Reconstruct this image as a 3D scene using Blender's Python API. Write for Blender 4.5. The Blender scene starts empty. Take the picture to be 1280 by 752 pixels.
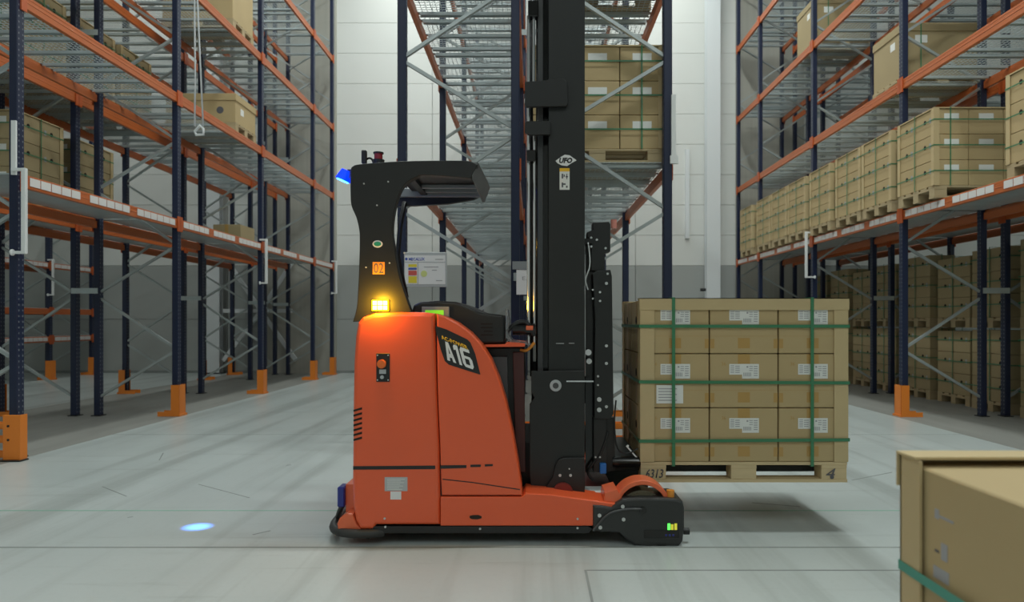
import bpy, bmesh, math, random
from mathutils import Vector, Matrix
random.seed(7)
C = bpy.context.scene.collection
SC = bpy.context.scene

# ------------------------------------------------------------------ camera
F, HC, XV, YV = 880.0, 1.205, 666.0, 402.0        # focal length in px, eye height, vanishing point
cd = bpy.data.cameras.new('camera'); cam = bpy.data.objects.new('camera', cd); C.objects.link(cam)
cd.sensor_width = 36; cd.lens = 36*F/1280; cd.shift_x = -(XV-640)/1280; cd.shift_y = (YV-376)/1280
cam.location = (0, 0, HC); cam.rotation_euler = (math.pi/2, 0, 0)
cd.clip_start = .05; cd.clip_end = 200
cd.dof.use_dof = True; cd.dof.focus_distance = 4.0; cd.dof.aperture_fstop = 2.8
SC.camera = cam
def W(x, y, Y):                                   # point of the photograph at depth Y
    return ((x-XV)*Y/F, Y, HC-(y-YV)*Y/F)
def WX(x, Y): return (x-XV)*Y/F
def WZ(y, Y): return HC-(y-YV)*Y/F

# ------------------------------------------------------------------ light
wd = bpy.data.worlds.new('world'); SC.world = wd; wd.use_nodes = True
wd.node_tree.nodes['Background'].inputs[0].default_value = (.75, .85, .9, 1)
wd.node_tree.nodes['Background'].inputs[1].default_value = .2
def area(loc, sx, sy, e, col=(.93, 1, .97)):
    l = bpy.data.lights.new('ceiling_light', 'AREA'); l.shape = 'RECTANGLE'; l.size = sx; l.size_y = sy
    l.energy = e; l.color = col
    o = bpy.data.objects.new('ceiling_light', l); C.objects.link(o); o.location = loc
    return o
for x, e in ((-8.4, 240), (-2.9, 460), (2.9, 440), (8.4, 80)):
    area((x, 10.5, 10.3), .5, 11, e)
area((2.2, 4.4, 10.3), 3.2, .3, 400)
for x in (-9, -3, 3, 9): area((x, -6, 9.6), .8, 9, 190)
SC.view_settings.view_transform = 'Standard'; SC.view_settings.look = 'None'
SC.view_settings.gamma = 1; SC.view_settings.exposure = -0.09

# ------------------------------------------------------------------ materials
MAT = {}
def mat(name, col, rough=.5, metal=0., var=0., scale=6., bump=0., emit=0., emitcol=None, trans=0., coat=0., stretch=None, rvar=0.):
    if name in MAT: return MAT[name]
    m = bpy.data.materials.new(name); m.use_nodes = True; nt = m.node_tree; b = nt.nodes['Principled BSDF']
    b.inputs['Base Color'].default_value = (*col, 1); b.inputs['Roughness'].default_value = rough
    b.inputs['Metallic'].default_value = metal
    if coat: b.inputs['Coat Weight'].default_value = coat; b.inputs['Coat Roughness'].default_value = .15
    if trans: b.inputs['Transmission Weight'].default_value = trans; b.inputs['IOR'].default_value = 1.2
    if emit:
        b.inputs['Emission Color'].default_value = (*(emitcol or col), 1); b.inputs['Emission Strength'].default_value = emit
    if var or bump or rvar:
        tc = nt.nodes.new('ShaderNodeTexCoord'); mp = nt.nodes.new('ShaderNodeMapping'); nz = nt.nodes.new('ShaderNodeTexNoise')
        nt.links.new(tc.outputs['Object'], mp.inputs[0]); nt.links.new(mp.outputs[0], nz.inputs['Vector'])
        if stretch: mp.inputs['Scale'].default_value = stretch
        nz.inputs['Scale'].default_value = scale; nz.inputs['Detail'].default_value = 5
        if var:
            cr = nt.nodes.new('ShaderNodeMix'); cr.data_type = 'RGBA'
            cr.inputs[6].default_value = (*[c*(1-var) for c in col], 1); cr.inputs[7].default_value = (*[min(1, c*(1+var)) for c in col], 1)
            nt.links.new(nz.outputs[0], cr.inputs[0]); nt.links.new(cr.outputs[2], b.inputs['Base Color'])
        if rvar:
            mr = nt.nodes.new('ShaderNodeMapRange'); mr.inputs[3].default_value = max(.02, rough-rvar); mr.inputs[4].default_value = rough+rvar
            nt.links.new(nz.outputs[0], mr.inputs[0]); nt.links.new(mr.outputs[0], b.inputs['Roughness'])
        if bump:
            bp = nt.nodes.new('ShaderNodeBump'); bp.inputs['Strength'].default_value = bump; bp.inputs['Distance'].default_value = .003
            nt.links.new(nz.outputs[0], bp.inputs['Height']); nt.links.new(bp.outputs[0], b.inputs['Normal'])
    MAT[name] = m; return m
def floor_mat():
    m = mat('painted_floor', (.45, .50, .485), .3)
    nt = m.node_tree; b = nt.nodes['Principled BSDF']; N = nt.nodes.new; L = nt.links.new
    tc = N('ShaderNodeTexCoord')
    def nz(scale, st, detail=5, rough=.6):
        mp = N('ShaderNodeMapping'); mp.inputs['Scale'].default_value = st; L(tc.outputs['Object'], mp.inputs[0])
        n = N('ShaderNodeTexNoise'); n.inputs['Scale'].default_value = scale; n.inputs['Detail'].default_value = detail
        n.inputs['Roughness'].default_value = rough; L(mp.outputs[0], n.inputs['Vector']); return n.outputs[0]
    def ramp(src, a, bb, ca, cb):
        r = N('ShaderNodeValToRGB'); r.color_ramp.elements[0].position = a; r.color_ramp.elements[1].position = bb
        r.color_ramp.elements[0].color = (*ca, 1); r.color_ramp.elements[1].color = (*cb, 1); L(src, r.inputs[0]); return r.outputs[0]
    def mul(a, bb):
        x = N('ShaderNodeMix'); x.data_type = 'RGBA'; x.blend_type = 'MULTIPLY'; x.inputs[0].default_value = 1; L(a, x.inputs[6]); L(bb, x.inputs[7]); return x.outputs[2]
    base = ramp(nz(.5, (1, 1, 1)), .3, .7, (.42, .465, .455), (.50, .545, .535))
    s1 = ramp(nz(1.2, (3.2, .12, 1), 4), .36, .5, (.80, .80, .79), (1, 1, 1))      # long wear streaks down the aisle
    s2 = ramp(nz(2.2, (.25, 3, 1), 6, .7), .30, .42, (.84, .84, .83), (1, 1, 1))
    s3 = ramp(nz(30, (1, 1, 1), 6, .8), .3, .5, (.94, .94, .94), (1, 1, 1))
    L(mul(mul(mul(base, s1), s2), s3), b.inputs['Base Color'])
    r = N('ShaderNodeMapRange'); r.inputs[3].default_value = .22; r.inputs[4].default_value = .42; L(nz(3, (1, .4, 1)), r.inputs[0]); L(r.outputs[0], b.inputs['Roughness'])
    return m
def post_mat():
    m = mat('blue_post', (.012, .024, .075), .42)
    nt = m.node_tree; b = nt.nodes['Principled BSDF']; N = nt.nodes.new; L = nt.links.new
    tc = N('ShaderNodeTexCoord'); sp = N('ShaderNodeSeparateXYZ'); L(tc.outputs['Object'], sp.inputs[0])
    md = N('ShaderNodeMath'); md.operation = 'PINGPONG'; md.inputs[1].default_value = .025; L(sp.outputs[2], md.inputs[0])
    lt = N('ShaderNodeMath'); lt.operation = 'LESS_THAN'; lt.inputs[1].default_value = .008; L(md.outputs[0], lt.inputs[0])
    ay = N('ShaderNodeMath'); ay.operation = 'ABSOLUTE'; L(sp.outputs[1], ay.inputs[0])
    dy = N('ShaderNodeMath'); dy.operation = 'COMPARE'; dy.inputs[1].default_value = .024; dy.inputs[2].default_value = .006; L(ay.outputs[0], dy.inputs[0])
    mm = N('ShaderNodeMath'); mm.operation = 'MULTIPLY'; L(lt.outputs[0], mm.inputs[0]); L(dy.outputs[0], mm.inputs[1])
    mx = N('ShaderNodeMix'); mx.data_type = 'RGBA'; mx.inputs[6].default_value = (.007, .014, .045, 1); mx.inputs[7].default_value = (.16, .18, .2, 1)
    L(mm.outputs[0], mx.inputs[0]); L(mx.outputs[2], b.inputs['Base Color'])
    return m
M = dict(
 floor=floor_mat(), post=post_mat(),
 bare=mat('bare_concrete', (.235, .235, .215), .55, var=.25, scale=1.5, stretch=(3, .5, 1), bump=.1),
 joint=mat('floor_joint', (.23, .25, .24), .7, var=.4, scale=3),
 green_line=mat('green_line', (.16, .42, .30), .5),
 white_panel=mat('white_wall_panel', (.68, .69, .66), .45, var=.03, scale=.6),
 grey_panel=mat('grey_concrete_panel', (.36, .375, .36), .6, var=.08, scale=.8),
 beige=mat('beige_concrete', (.42, .41, .36), .7, var=.14, scale=2, stretch=(6, 1, .12)),
 white_steel=mat('white_steel', (.70, .73, .74), .4),
 ceil=mat('ceiling_sheet', (.55, .57, .57), .7),
 galv=mat('galvanised_steel', (.50, .56, .57), .38, .35, var=.12, scale=9),
 galvd=mat('galvanised_brace', (.40, .44, .44), .35, .45, var=.1, scale=9),
 beam=mat('orange_beam', (.50, .125, .032), .35, var=.08, scale=5),
 conn=mat('orange_connector', (.50, .10, .025), .4),
 prot=mat('orange_guard', (.78, .22, .022), .4),
 card=mat('white_label_card', (.72, .70, .68), .5),
 rod=mat('white_rail', (.78, .80, .79), .35),
 ctn=mat('carton_board', (.46, .345, .175), .75, var=.07, scale=3, bump=.04),
 ctn2=mat('carton_board_dull', (.37, .29, .155), .8, var=.10, scale=3),
 prof=mat('edge_profile_board', (.53, .41, .22), .7, var=.05, scale=4),
 tape=mat('brown_tape', (.44, .27, .085), .35),
 paper=mat('white_paper', (.74, .75, .72), .55),
 ink=mat('printed_ink', (.10, .10, .11), .7),
 ink2=mat('faint_ink', (.36, .36, .37), .7),
 strap=mat('green_strap', (.045, .20, .095), .35),
 strap2=mat('turquoise_strap', (.05, .30, .22), .35),
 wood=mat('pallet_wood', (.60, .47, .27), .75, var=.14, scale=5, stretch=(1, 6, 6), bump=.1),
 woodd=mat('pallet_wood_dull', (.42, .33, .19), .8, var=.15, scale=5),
 hole=mat('dark_hole', (.02, .015, .01), .9),
 red=mat('orange_red_paint', (.80, .110, .030), .32, var=.03, scale=1.5, coat=.35),
 redl=mat('light_red_plastic', (.78, .15, .055), .35, coat=.2),
 blk=mat('black_plastic', (.011, .012, .012), .42, var=.1, scale=20),
 blks=mat('black_steel', (.0105, .012, .0115), .45, var=.1, scale=6),
 blkg=mat('gloss_black', (.008, .008, .008), .15),
 gry=mat('dark_grey_paint', (.06, .063, .066), .4),
 grl=mat('grey_plastic', (.26, .28, .29), .35),
 rub=mat('rubber', (.035, .037, .036), .55),
 tyre=mat('brown_tyre', (.13, .115, .075), .35),
 chrome=mat('chrome_rod', (.75, .76, .78), .15, .9),
 bolt=mat('bolt_head', (.62, .64, .64), .35, .5),
 decw=mat('decal_white', (.78, .78, .78), .4),
 decy=mat('decal_yellow', (.80, .46, .02), .4),
 deco=mat('decal_orange', (.72, .27, .03), .45),
 decg=mat('decal_green', (.02, .30, .19), .4),
 sil=mat('silver_sticker', (.45, .47, .48), .4),
 blue=mat('blue_plastic', (.02, .17, .55), .35),
 navy=mat('navy_sensor', (.02, .035, .25), .3),
 bluelamp=mat('blue_lamp_glass', (.005, .03, .6), .2, emit=1.2, emitcol=(.0, .04, 1)),
 bluelens=mat('blue_lamp_lens', (.1, .5, 1), .2, emit=14, emitcol=(.03, .35, 1)),
 amber=mat('amber_lamp', (1, .5, .02), .3, emit=3.0, emitcol=(1, .42, .0)),
 amberc=mat('amber_led', (1, .8, .2), .3, emit=14, emitcol=(1, .62, .12)),
 redb=mat('red_beacon', (.35, .02, .03), .15, coat=.5),
 lcd=mat('green_display', (.25, .7, .05), .4, emit=.55, emitcol=(.25, .85, .03)),
 ledg=mat('green_led', (.1, .8, .1), .4, emit=1.6, emitcol=(.1, 1, .1)),
 ledy=mat('yellow_led', (.7, .65, .05), .4, emit=.5),
 clear=mat('clear_plastic', (.9, .92, .93), .12, trans=.85),
 tagred=mat('red_print', (.60, .10, .08), .5), tagblue=mat('blue_print', (.05, .10, .42), .5), tagyel=mat('yellow_print', (.75, .62, .04), .5),
 estop=mat('orange_knob', (.80, .17, .03), .3),
)

# ------------------------------------------------------------------ helpers
def link(name, me, m=None, parent=None, loc=(0, 0, 0), rot=None):
    o = bpy.data.objects.new(name, me)
    if m is not None and me is not None and not me.materials: me.materials.append(m)
    C.objects.link(o)
    if parent is not None:
        o.parent = parent; p = parent; base = Vector((0, 0, 0))
        while p is not None: base += p.location; p = p.parent
        o.location = Vector(loc)-base
    else: o.location = loc
    if rot: o.rotation_euler = rot
    return o
def empty(name, loc=(0, 0, 0)):
    o = bpy.data.objects.new(name, None); C.objects.link(o); o.location = loc; o.empty_display_size = .1; return o
def tag(o, label=None, cat=None, group=None, kind=None):
    if label: o['label'] = label
    if cat: o['category'] = cat
    if group: o['group'] = group
    if kind: o['kind'] = kind
    return o
CACHE = {}
def bm_mesh(name, bm):
    bmesh.ops.recalc_face_normals(bm, faces=bm.faces)
    me = bpy.data.meshes.new(name); bm.to_mesh(me); bm.free(); return me
def box_mesh(sx, sy, sz, m, bev=0):
    k = (round(sx, 4), round(sy, 4), round(sz, 4), m.name, round(bev, 4))
    if k in CACHE: return CACHE[k]
    bm = bmesh.new(); bmesh.ops.create_cube(bm, size=1)
    bmesh.ops.scale(bm, vec=(sx, sy, sz), verts=bm.verts)
    if bev: bmesh.ops.bevel(bm, geom=list(bm.edges), offset=bev, segments=1, affect='EDGES')
    me = bm_mesh('box', bm); me.materials.append(m); CACHE[k] = me; return me
def box(name, lo, hi, m, parent=None, bev=0):
    """axis-aligned box from corner lo to corner hi"""
    lo, hi = [min(a, b) for a, b in zip(lo, hi)], [max(a, b) for a, b in zip(lo, hi)]
    return link(name, box_mesh(hi[0]-lo[0], hi[1]-lo[1], hi[2]-lo[2], m, bev), None, parent, [(a+b)/2 for a, b in zip(lo, hi)])
def add_box(bm, lo, hi):
    r = bmesh.ops.create_cube(bm, size=1)
    bmesh.ops.scale(bm, vec=[hi[i]-lo[i] for i in range(3)], verts=r['verts'])
    bmesh.ops.translate(bm, vec=[(hi[i]+lo[i])/2 for i in range(3)], verts=r['verts'])
def add_bar(bm, a, b, w, t, up=(0, 0, 1)):
    """rectangular bar from a to b, w wide sideways, t thick along up"""
    a, b = Vector(a), Vector(b); d = (b-a); L = d.length; d.normalize()
    s = d.cross(Vector(up)); s = s.normalized() if s.length > 1e-4 else Vector((1, 0, 0)); u = s.cross(d).normalized()
    r = bmesh.ops.create_cube(bm, size=1)
    for v in r['verts']:
        c = v.co.copy(); v.co = a+d*(c.x+.5)*L+s*c.y*w+u*c.z*t
def bar(name, a, b, w, t, m, parent=None, up=(0, 0, 1), key=None):
    mid = (Vector(a)+Vector(b))/2
    k = ('bar', tuple(round(x, 4) for x in (Vector(b)-Vector(a))), w, t, m.name, up)
    if k not in CACHE:
        bm = bmesh.new(); add_bar(bm, Vector(a)-mid, Vector(b)-mid, w, t, up); me = bm_mesh('bar', bm); me.materials.append(m); CACHE[k] = me
    return link(name, CACHE[k], None, parent, mid)
def prism(name, pts, Y0, Y1, m, parent=None, px=True, bev=0, seg=2, both=True):
    """outline in the XZ plane (photo pixels at depth Y0 unless px=False) extruded to Y1"""
    P = [(WX(x, Y0), WZ(y, Y0)) for x, y in pts] if px else list(pts)
    cx = sum(p[0] for p in P)/len(P); cz = sum(p[1] for p in P)/len(P); cy = (Y0+Y1)/2
    bm = bmesh.new()
    f = bm.faces.new([bm.verts.new((x-cx, Y0-cy, z-cz)) for x, z in P])
    r = bmesh.ops.extrude_face_region(bm, geom=[f])
    bmesh.ops.translate(bm, vec=(0, Y1-Y0, 0), verts=[v for v in r['geom'] if isinstance(v, bmesh.types.BMVert)])
    if bev:
        h = (Y1-Y0)/2
        es = [e for e in bm.edges if all(abs(v.co.y+h) < 1e-5 for v in e.verts) or (both and all(abs(v.co.y-h) < 1e-5 for v in e.verts))]
        bmesh.ops.bevel(bm, geom=es, offset=bev, segments=seg, affect='EDGES', profile=.5)
    me = bm_mesh(name, bm); me.materials.append(m)
    return link(name, me, None, parent, (cx, cy, cz))
def smooth(pts, n=6, closed=False):
    """Catmull-Rom through 2D/3D points"""
    out = []; N = len(pts)
    rng = range(N if closed else N-1)
    for i in rng:
        p0 = Vector(pts[(i-1) % N] if closed else pts[max(i-1, 0)]); p1 = Vector(pts[i]); p2 = Vector(pts[(i+1) % N]); p3 = Vector(pts[(i+2) % N] if closed else pts[min(i+2, N-1)])
        for k in range(n):
            t = k/n; out.append(tuple(.5*((2*p1)+(-p0+p2)*t+(2*p0-5*p1+4*p2-p3)*t*t+(-p0+3*p1-3*p2+p3)*t**3)))
    if not closed: out.append(tuple(pts[-1]))
    return out
def tube_bm(bm, path, r, n=8, closed=False):
    path = [Vector(p) for p in path]; rings = []; N = len(path); prev = None
    for i, p in enumerate(path):
        d = (path[(i+1) % N]-path[i-1]) if closed else (path[min(i+1, N-1)]-path[max(i-1, 0)])
        d.normalize()
        if prev is None: s = d.cross(Vector((0, 0, 1))); s = s if s.length > .05 else d.cross(Vector((1, 0, 0)))
        else: s = prev-d*prev.dot(d)
        s.normalize(); prev = s; u = d.cross(s)
        rr = r[i] if isinstance(r, (list, tuple)) else r
        rings.append([bm.verts.new(p+(s*math.cos(2*math.pi*k/n)+u*math.sin(2*math.pi*k/n))*rr) for k in range(n)])
    for i in range(N if closed else N-1):
        a, b = rings[i], rings[(i+1) % N]
        for k in range(n): bm.faces.new((a[k], a[(k+1) % n], b[(k+1) % n], b[k]))
    if not closed: bm.faces.new(rings[0]); bm.faces.new(rings[-1][::-1])
def tube(name, path, r, m, parent=None, n=8, closed=False):
    c = Vector(path[0]); bm = bmesh.new(); tube_bm(bm, [Vector(p)-c for p in path], r, n, closed)
    me = bm_mesh(name, bm); me.materials.append(m)
    for f in me.polygons: f.use_smooth = True
    return link(name, me, None, parent, c)
def cyl(name, c, r, h, axis, m, parent=None, n=24, r2=None, bev=0):
    """cylinder centred on c along axis 'X','Y','Z'"""
    k = ('cyl', round(r, 4), round(h, 4), axis, m.name, n, r2, bev)
    if k not in CACHE:
        bm = bmesh.new(); bmesh.ops.create_cone(bm, cap_ends=True, segments=n, radius1=r, radius2=r if r2 is None else r2, depth=h)
        if bev: bmesh.ops.bevel(bm, geom=[e for e in bm.edges if abs(e.verts[0].co.z-e.verts[1].co.z) < 1e-6], offset=bev, segments=2, affect='EDGES')
        if axis == 'Y': bmesh.ops.rotate(bm, matrix=Matrix.Rotation(math.pi/2, 3, 'X'), verts=bm.verts)
        if axis == 'X': bmesh.ops.rotate(bm, matrix=Matrix.Rotation(math.pi/2, 3, 'Y'), verts=bm.verts)
        me = bm_mesh('cyl', bm); me.materials.append(m); CACHE[k] = me
    return link(name, CACHE[k], None, parent, c)
def text(name, s, lo, hi, m, parent=None, shear=0., slope=0., bold=0., thick=.0008, flip=False, skewpts=None):
    """lettering facing the camera in the box lo..hi=(X,Y,Z); slope tilts the baseline"""
    cu = bpy.data.curves.new(name, 'FONT'); cu.body = s; cu.offset = bold; cu.resolution_u = 2
    o = bpy.data.objects.new('t', cu); me = bpy.data.meshes.new_from_object(o); bpy.data.objects.remove(o)
    xs = [v.co.x for v in me.vertices]; ys = [v.co.y for v in me.vertices]
    x0, x1, y0, y1 = min(xs), max(xs), min(ys), max(ys); Wd, Hd = hi[0]-lo[0], hi[2]-lo[2]
    cx, cz = (lo[0]+hi[0])/2, (lo[2]+hi[2])/2
    for v in me.vertices:
        u = (v.co.x-x0)/(x1-x0)-.5; w = (v.co.y-y0)/(y1-y0)-.5
        v.co = (u*Wd+w*shear, 0, w*Hd+u*slope)
    bm = bmesh.new(); bm.from_mesh(me)
    r = bmesh.ops.extrude_face_region(bm, geom=list(bm.faces))
    bmesh.ops.translate(bm, vec=(0, -thick, 0), verts=[v for v in r['geom'] if isinstance(v, bmesh.types.BMVert)])
    me2 = bm_mesh(name, bm); me2.materials.append(m); bpy.data.meshes.remove(me)
    return link(name, me2, None, parent, (cx, lo[1], cz))
def plate(name, x0, y0, x1, y1, Y, m, parent, t=.002, bev=0):
    """thin plate given by photo pixels whose face lies at depth Y"""
    return box(name, (WX(x0, Y), Y, WZ(y1, Y)), (WX(x1, Y), Y+t, WZ(y0, Y)), m, parent, bev)

# ------------------------------------------------------------------ the hall
YB = 16.6
def struct(o): o['kind'] = 'structure'; return o
fl = struct(box('floor', (-17, -14, -.2), (17, YB, 0), M['floor']))
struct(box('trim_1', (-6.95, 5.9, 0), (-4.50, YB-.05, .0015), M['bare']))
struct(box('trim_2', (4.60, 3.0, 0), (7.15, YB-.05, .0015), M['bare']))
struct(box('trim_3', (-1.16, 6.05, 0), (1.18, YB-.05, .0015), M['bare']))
struct(box('trim_4', (-13, 4.490, 0), (13, 4.500, .0012), M['green_line']))
struct(box('trim_5', (-13, 3.755, 0), (13, 3.772, .001), M['joint']))
struct(box('trim_6', (.26, 3.41, 0), (13, 3.422, .001), M['joint']))
struct(box('trim_7', (.25, -5, 0), (.262, 3.42, .001), M['joint']))
struct(box('trim_8', (-13, 7.52, 0), (13, 7.53, .001), M['joint']))
struct(box('trim_9', (-17, YB-.015, 0), (17, YB, .06), M['joint']))
struct(box('ceiling', (-17, -14, 11), (17, YB+.3, 11.2), M['ceil']))
struct(box('wall_left', (-17.2, -14, -.2), (-17, YB+.3, 11), M['white_panel']))
struct(box('wall_right', (17, -14, -.2), (17.2, YB+.3, 11), M['white_panel']))
struct(box('wall_front', (-17, -14.2, -.2), (17, -14, 11), M['white_panel']))  # unseen wall behind the camera, added in white to bounce light
wb = struct(box('wall_back', (-17, YB+.06, -.2), (17, YB+.3, 11), M['joint']))
GZ = 2.53
xs = [-16.8, -12, -7.2, -2.37, 2.42, 7.2, 12, 16.8]
for i in range(len(xs)-1):
    a, b = xs[i], xs[i+1]
    box('concrete_panel', (a+.006, YB, 0), (b-.006, YB+.06, 1.26), M['grey_panel'], wb)
    box('concrete_panel', (a+.006, YB, 1.27), (b-.006, YB+.06, GZ-.004), M['grey_panel'], wb)
    z = GZ
    while z < 10.9:
        z2 = min(z+.715, 11); box('wall_panel', (a+.005, YB, z+.004), (b-.005, YB+.06, z2-.004), M['white_panel'], wb); z = z2
# concrete pilasters and white steel columns in front of the end wall
for i, (a, b) in enumerate(((-6.3, -4.62), (4.78, 6.35))):
    struct(box('wall_end', (a, YB-.12, 0), (b, YB-.001, 10.99), M['beige']))
def column(x0, x1, label, y0=YB-.32):
    t = empty('steel_column', ((x0+x1)/2, y0+.1, 0))
    box('flange', (x0, y0, 0), (x1, y0+.02, 10.9), M['white_steel'], t)
    box('web', ((x0+x1)/2-.01, y0+.02, 0), ((x0+x1)/2+.01, y0+.18, 10.9), M['white_steel'], t)
    box('flange', (x0, y0+.18, 0), (x1, y0+.198, 10.9), M['white_steel'], t)
    box('base_plate', (x0-.05, y0-.03, 0), (x1+.05, y0+.199, .03), M['gry'], t)
    for z in (.45, 1.15, 1.95): cyl('bracket_knob', (x0-.07, y0+.06, z), .035, .12, 'X', M['blk'], t, 12)
    return tag(t, label, 'column')
column(4.02, 4.34, 'white steel column on the end wall right of the centre rack')
column(-7.55, -7.25, 'white steel column with diagonal struts behind the left racks')
t = empty('wall_bracing', (-6.9, YB-.2, 0)); tag(t, 'white diagonal steel bracing beside the column behind the left racks', 'bracing')
for a, b in (((-7.2, 0.3), (-6.35, 1.42)), ((-7.2, 2.75), (-6.35, 1.5)), ((-7.2, 1.46), (-5.6, 1.46)), ((-6.35, 1.5), (-5.5, .3)), ((-6.35, 1.42), (-5.5, 2.75))):
    bar('strut', (a[0], YB-.22, a[1]), (b[0], YB-.22, b[1]), .06, .09, M['white_steel'], t)
tag(box('wall_duct', (WX(856, YB), YB-.06, WZ(298, YB)), (WX(861, YB), YB-.001, WZ(187, YB)), M['white_steel']), 'thin white conduit box on the end wall right of centre', 'conduit')

# ------------------------------------------------------------------ pallet racks
PW, PD = .09, .075
def deck_mesh_stuff(w, d):
    k = ('wm', round(w, 3), round(d, 3))
    if k not in CACHE:
        bm = bmesh.new()
        n = int(w/.05)
        for i in range(n+1):
            y = -w/2+w*i/n; add_box(bm, (-d/2, y-.003, -.003), (d/2, y+.003, .002))
        n = int(d/.05)
        for i in range(n+1):
            x = -d/2+d*i/n; add_box(bm, (x-.0025, -w/2, .002), (x+.0025, w/2, .006))
        me = bm_mesh('wire', bm); me.materials.append(M['galv']); CACHE[k] = me
    return CACHE[k]
def bar_mesh(d):
    k = ('db', round(d, 3))
    if k not in CACHE:                               # inverted channel with bent hook ends
        bm = bmesh.new()
        add_box(bm, (-d/2, -.028, -.004), (d/2, .028, 0)); add_box(bm, (-d/2+.03, -.028, -.03), (d/2-.03, -.024, -.004)); add_box(bm, (-d/2+.03, .024, -.03), (d/2-.03, .028, -.004))
        me = bm_mesh('deck_bar', bm); me.materials.append(M['galv']); CACHE[k] = me
    return CACHE[k]
def beam_mesh(L, s, hh=.06):
    k = ('beam', round(L, 3), s, hh)
    if k not in CACHE:                               # box beam with a stepped top lip, s = side facing the aisle
        bm = bmesh.new()
        add_box(bm, (-.022, -L/2, -hh), (.022, L/2, hh-.028)); add_box(bm, (-.022 if s < 0 else -.004, -L/2, hh-.028), (.022 if s > 0 else .004, L/2, hh))
        add_box(bm, (s*.022-.003, -L/2, -.006), (s*.022+.003, L/2, .006))
        bmesh.ops.bevel(bm, geom=list(bm.edges), offset=.003, segments=1, affect='EDGES')
        me = bm_mesh('beam', bm); me.materials.append(M['beam']); CACHE[k] = me
    return CACHE[k]
def rack(label, xa, xb, ys, levels, top, solid=(0,), cards=(0,), prot_out=True, group=None, spacers=0, mesh_from=1, bars=True, phase=.85, guard_at=None):
    """xa: aisle-side post centre line, xb: rear post line, ys: frame positions"""
    s = 1 if xa > xb else -1                         # direction in which the aisle lies
    t = empty('pallet_rack', ((xa+xb)/2, ys[0], 0)); tag(t, label, 'rack', group)
    for iy, y in enumerate(ys):
        for x, out in ((xa, 1), (xb, 0)):
            p = link('upright_post', box_mesh(PD, PW, top-.01, M['post'], .006), None, t, (x, y, top/2+.005))
            box('base_plate', (x-.06, y-.065, .0016), (x+.06, y+.065, .012), M['blks'], p)
            if out and prot_out and y not in (guard_at, -1):
                g = .07
                q = link('post_protector', CACHE.get('prot') or prot_mesh(), None, p, (x+s*.02, y, 0))
                if s < 0: q.rotation_euler = (0, 0, math.pi)
        z = phase-2*1.34*0; zo = []
        k = -1
        while phase+1.34*k < top:                    # zigzag bracing between the two posts of a frame
            zo = phase+1.34*k; zi = zo+.67; zi0 = zo-.60
            if zo > 0 and zi0 > .05: bar('brace', (xa-s*.03, y, zo-.03), (xb+s*.03, y, zi0), .03, .035, M['galvd'], t, up=(0, 1, 0))
            if zo > 0 and zi < top: bar('brace', (xa-s*.03, y+.001, zo+.03), (xb+s*.03, y+.001, zi-.02), .03, .035, M['galvd'], t, up=(0, 1, 0))
            k += 1
    for ib in range(len(ys)-1):
        y0, y1 = ys[ib]+PW/2, ys[ib+1]-PW/2; L = y1-y0; ym = (y0+y1)/2
        for il, z in enumerate(levels):
            for x, sg in ((xa+s*.012, s), (xb-s*.012, -s)):
                b = link('beam', beam_mesh(L-.004, sg), None, t, (x, ym, z))
                for yy in (y0-.02, y1+.02):
                    box('beam_connector', (x+sg*.026, yy-.035, z-.10), (x+sg*.040, yy+.035, z+.09), M['conn'], b)
            d = abs(xa-xb)-.03; nd = max(1, round(L/.9)); xm = (xa+xb)/2
            if il in solid:
                n = nd*3
                for i in range(n):
                    yy = y0+L*(i+.5)/n
                    box('deck_panel', (xm-d/2, yy-L/n/2+.004, z+.061), (xm+d/2, yy+L/n/2-.004, z+.073), M['galv'], t)
            else:
                for i in range(nd):
                    for q in (.1, .5, .9):
                        yy = y0+L*(i+q)/nd
                        link('deck_bar', bar_mesh(d+.05), None, t, (xm, yy, z+.0645))
                    o = link('wire_mesh', deck_mesh_stuff(L/nd-.02, d+.04), None, t, (xm, y0+L*(i+.5)/nd, z+.067)); o['kind'] = 'stuff'
            if il in cards:
                n = nd*6; xf = xa+s*(.012+.026)
                for i in range(n):
                    if i % 6 == 5 and i < n-1: continue
                    yy = y0+.06+(L-.12)*(i+.5)/n
                    box('label_card', (xf-.001, yy-(L-.12)/n/2+.006, z-.032), (xf+.002, yy+(L-.12)/n/2-.006, z+.044), M['card'], t)
    return t
def prot_mesh():
    bm = bmesh.new()                                 # folded steel column guard with a foot flange
    add_box(bm, (.045, -.085, .0016), (.055, .085, .40)); add_box(bm, (-.05, -.085, .0016), (.055, -.077, .40)); add_box(bm, (-.05, .077, .0016), (.055, .085, .40))
    add_box(bm, (-.22, -.085, .0016), (-.05, -.077, .06)); add_box(bm, (-.22, .077, .0016), (-.05, .085, .06)); add_box(bm, (.055, -.1, .0016), (.07, .1, .03))
    me = bm_mesh('prot', bm); me.materials.append(M['prot']); CACHE['prot'] = me; return me
YS = [6.24, 9.04, 11.84, 14.64, 16.04]
LL = [2.46, 4.07, 5.63, 7.18]; LR = [2.56, 4.22, 5.84, 7.45]; LM = [2.56, 4.25, 5.85]
XA = -4.575; XR = 4.73
rL = rack('blue and orange pallet rack along the left side of the left aisle', XA, XA-1.0, YS, LL, 9.2, guard_at=6.24)
rLb = rack('blue and orange rack row standing back to back behind the left aisle rack', XA-2.27, XA-1.3, YS, LL, 9.2, cards=())
rF = rack('low-levelled rack across the far aisle at the left edge', -10.05, -11.05, [11.84, 14.64, 16.04], [.84, 1.42, 2.37, 4.07, 5.63], 7.5, solid=(0, 1, 2), cards=(0, 2))
YR = [3.4, 6.2, 8.98, 11.84, 14.64, 16.2]
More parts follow.
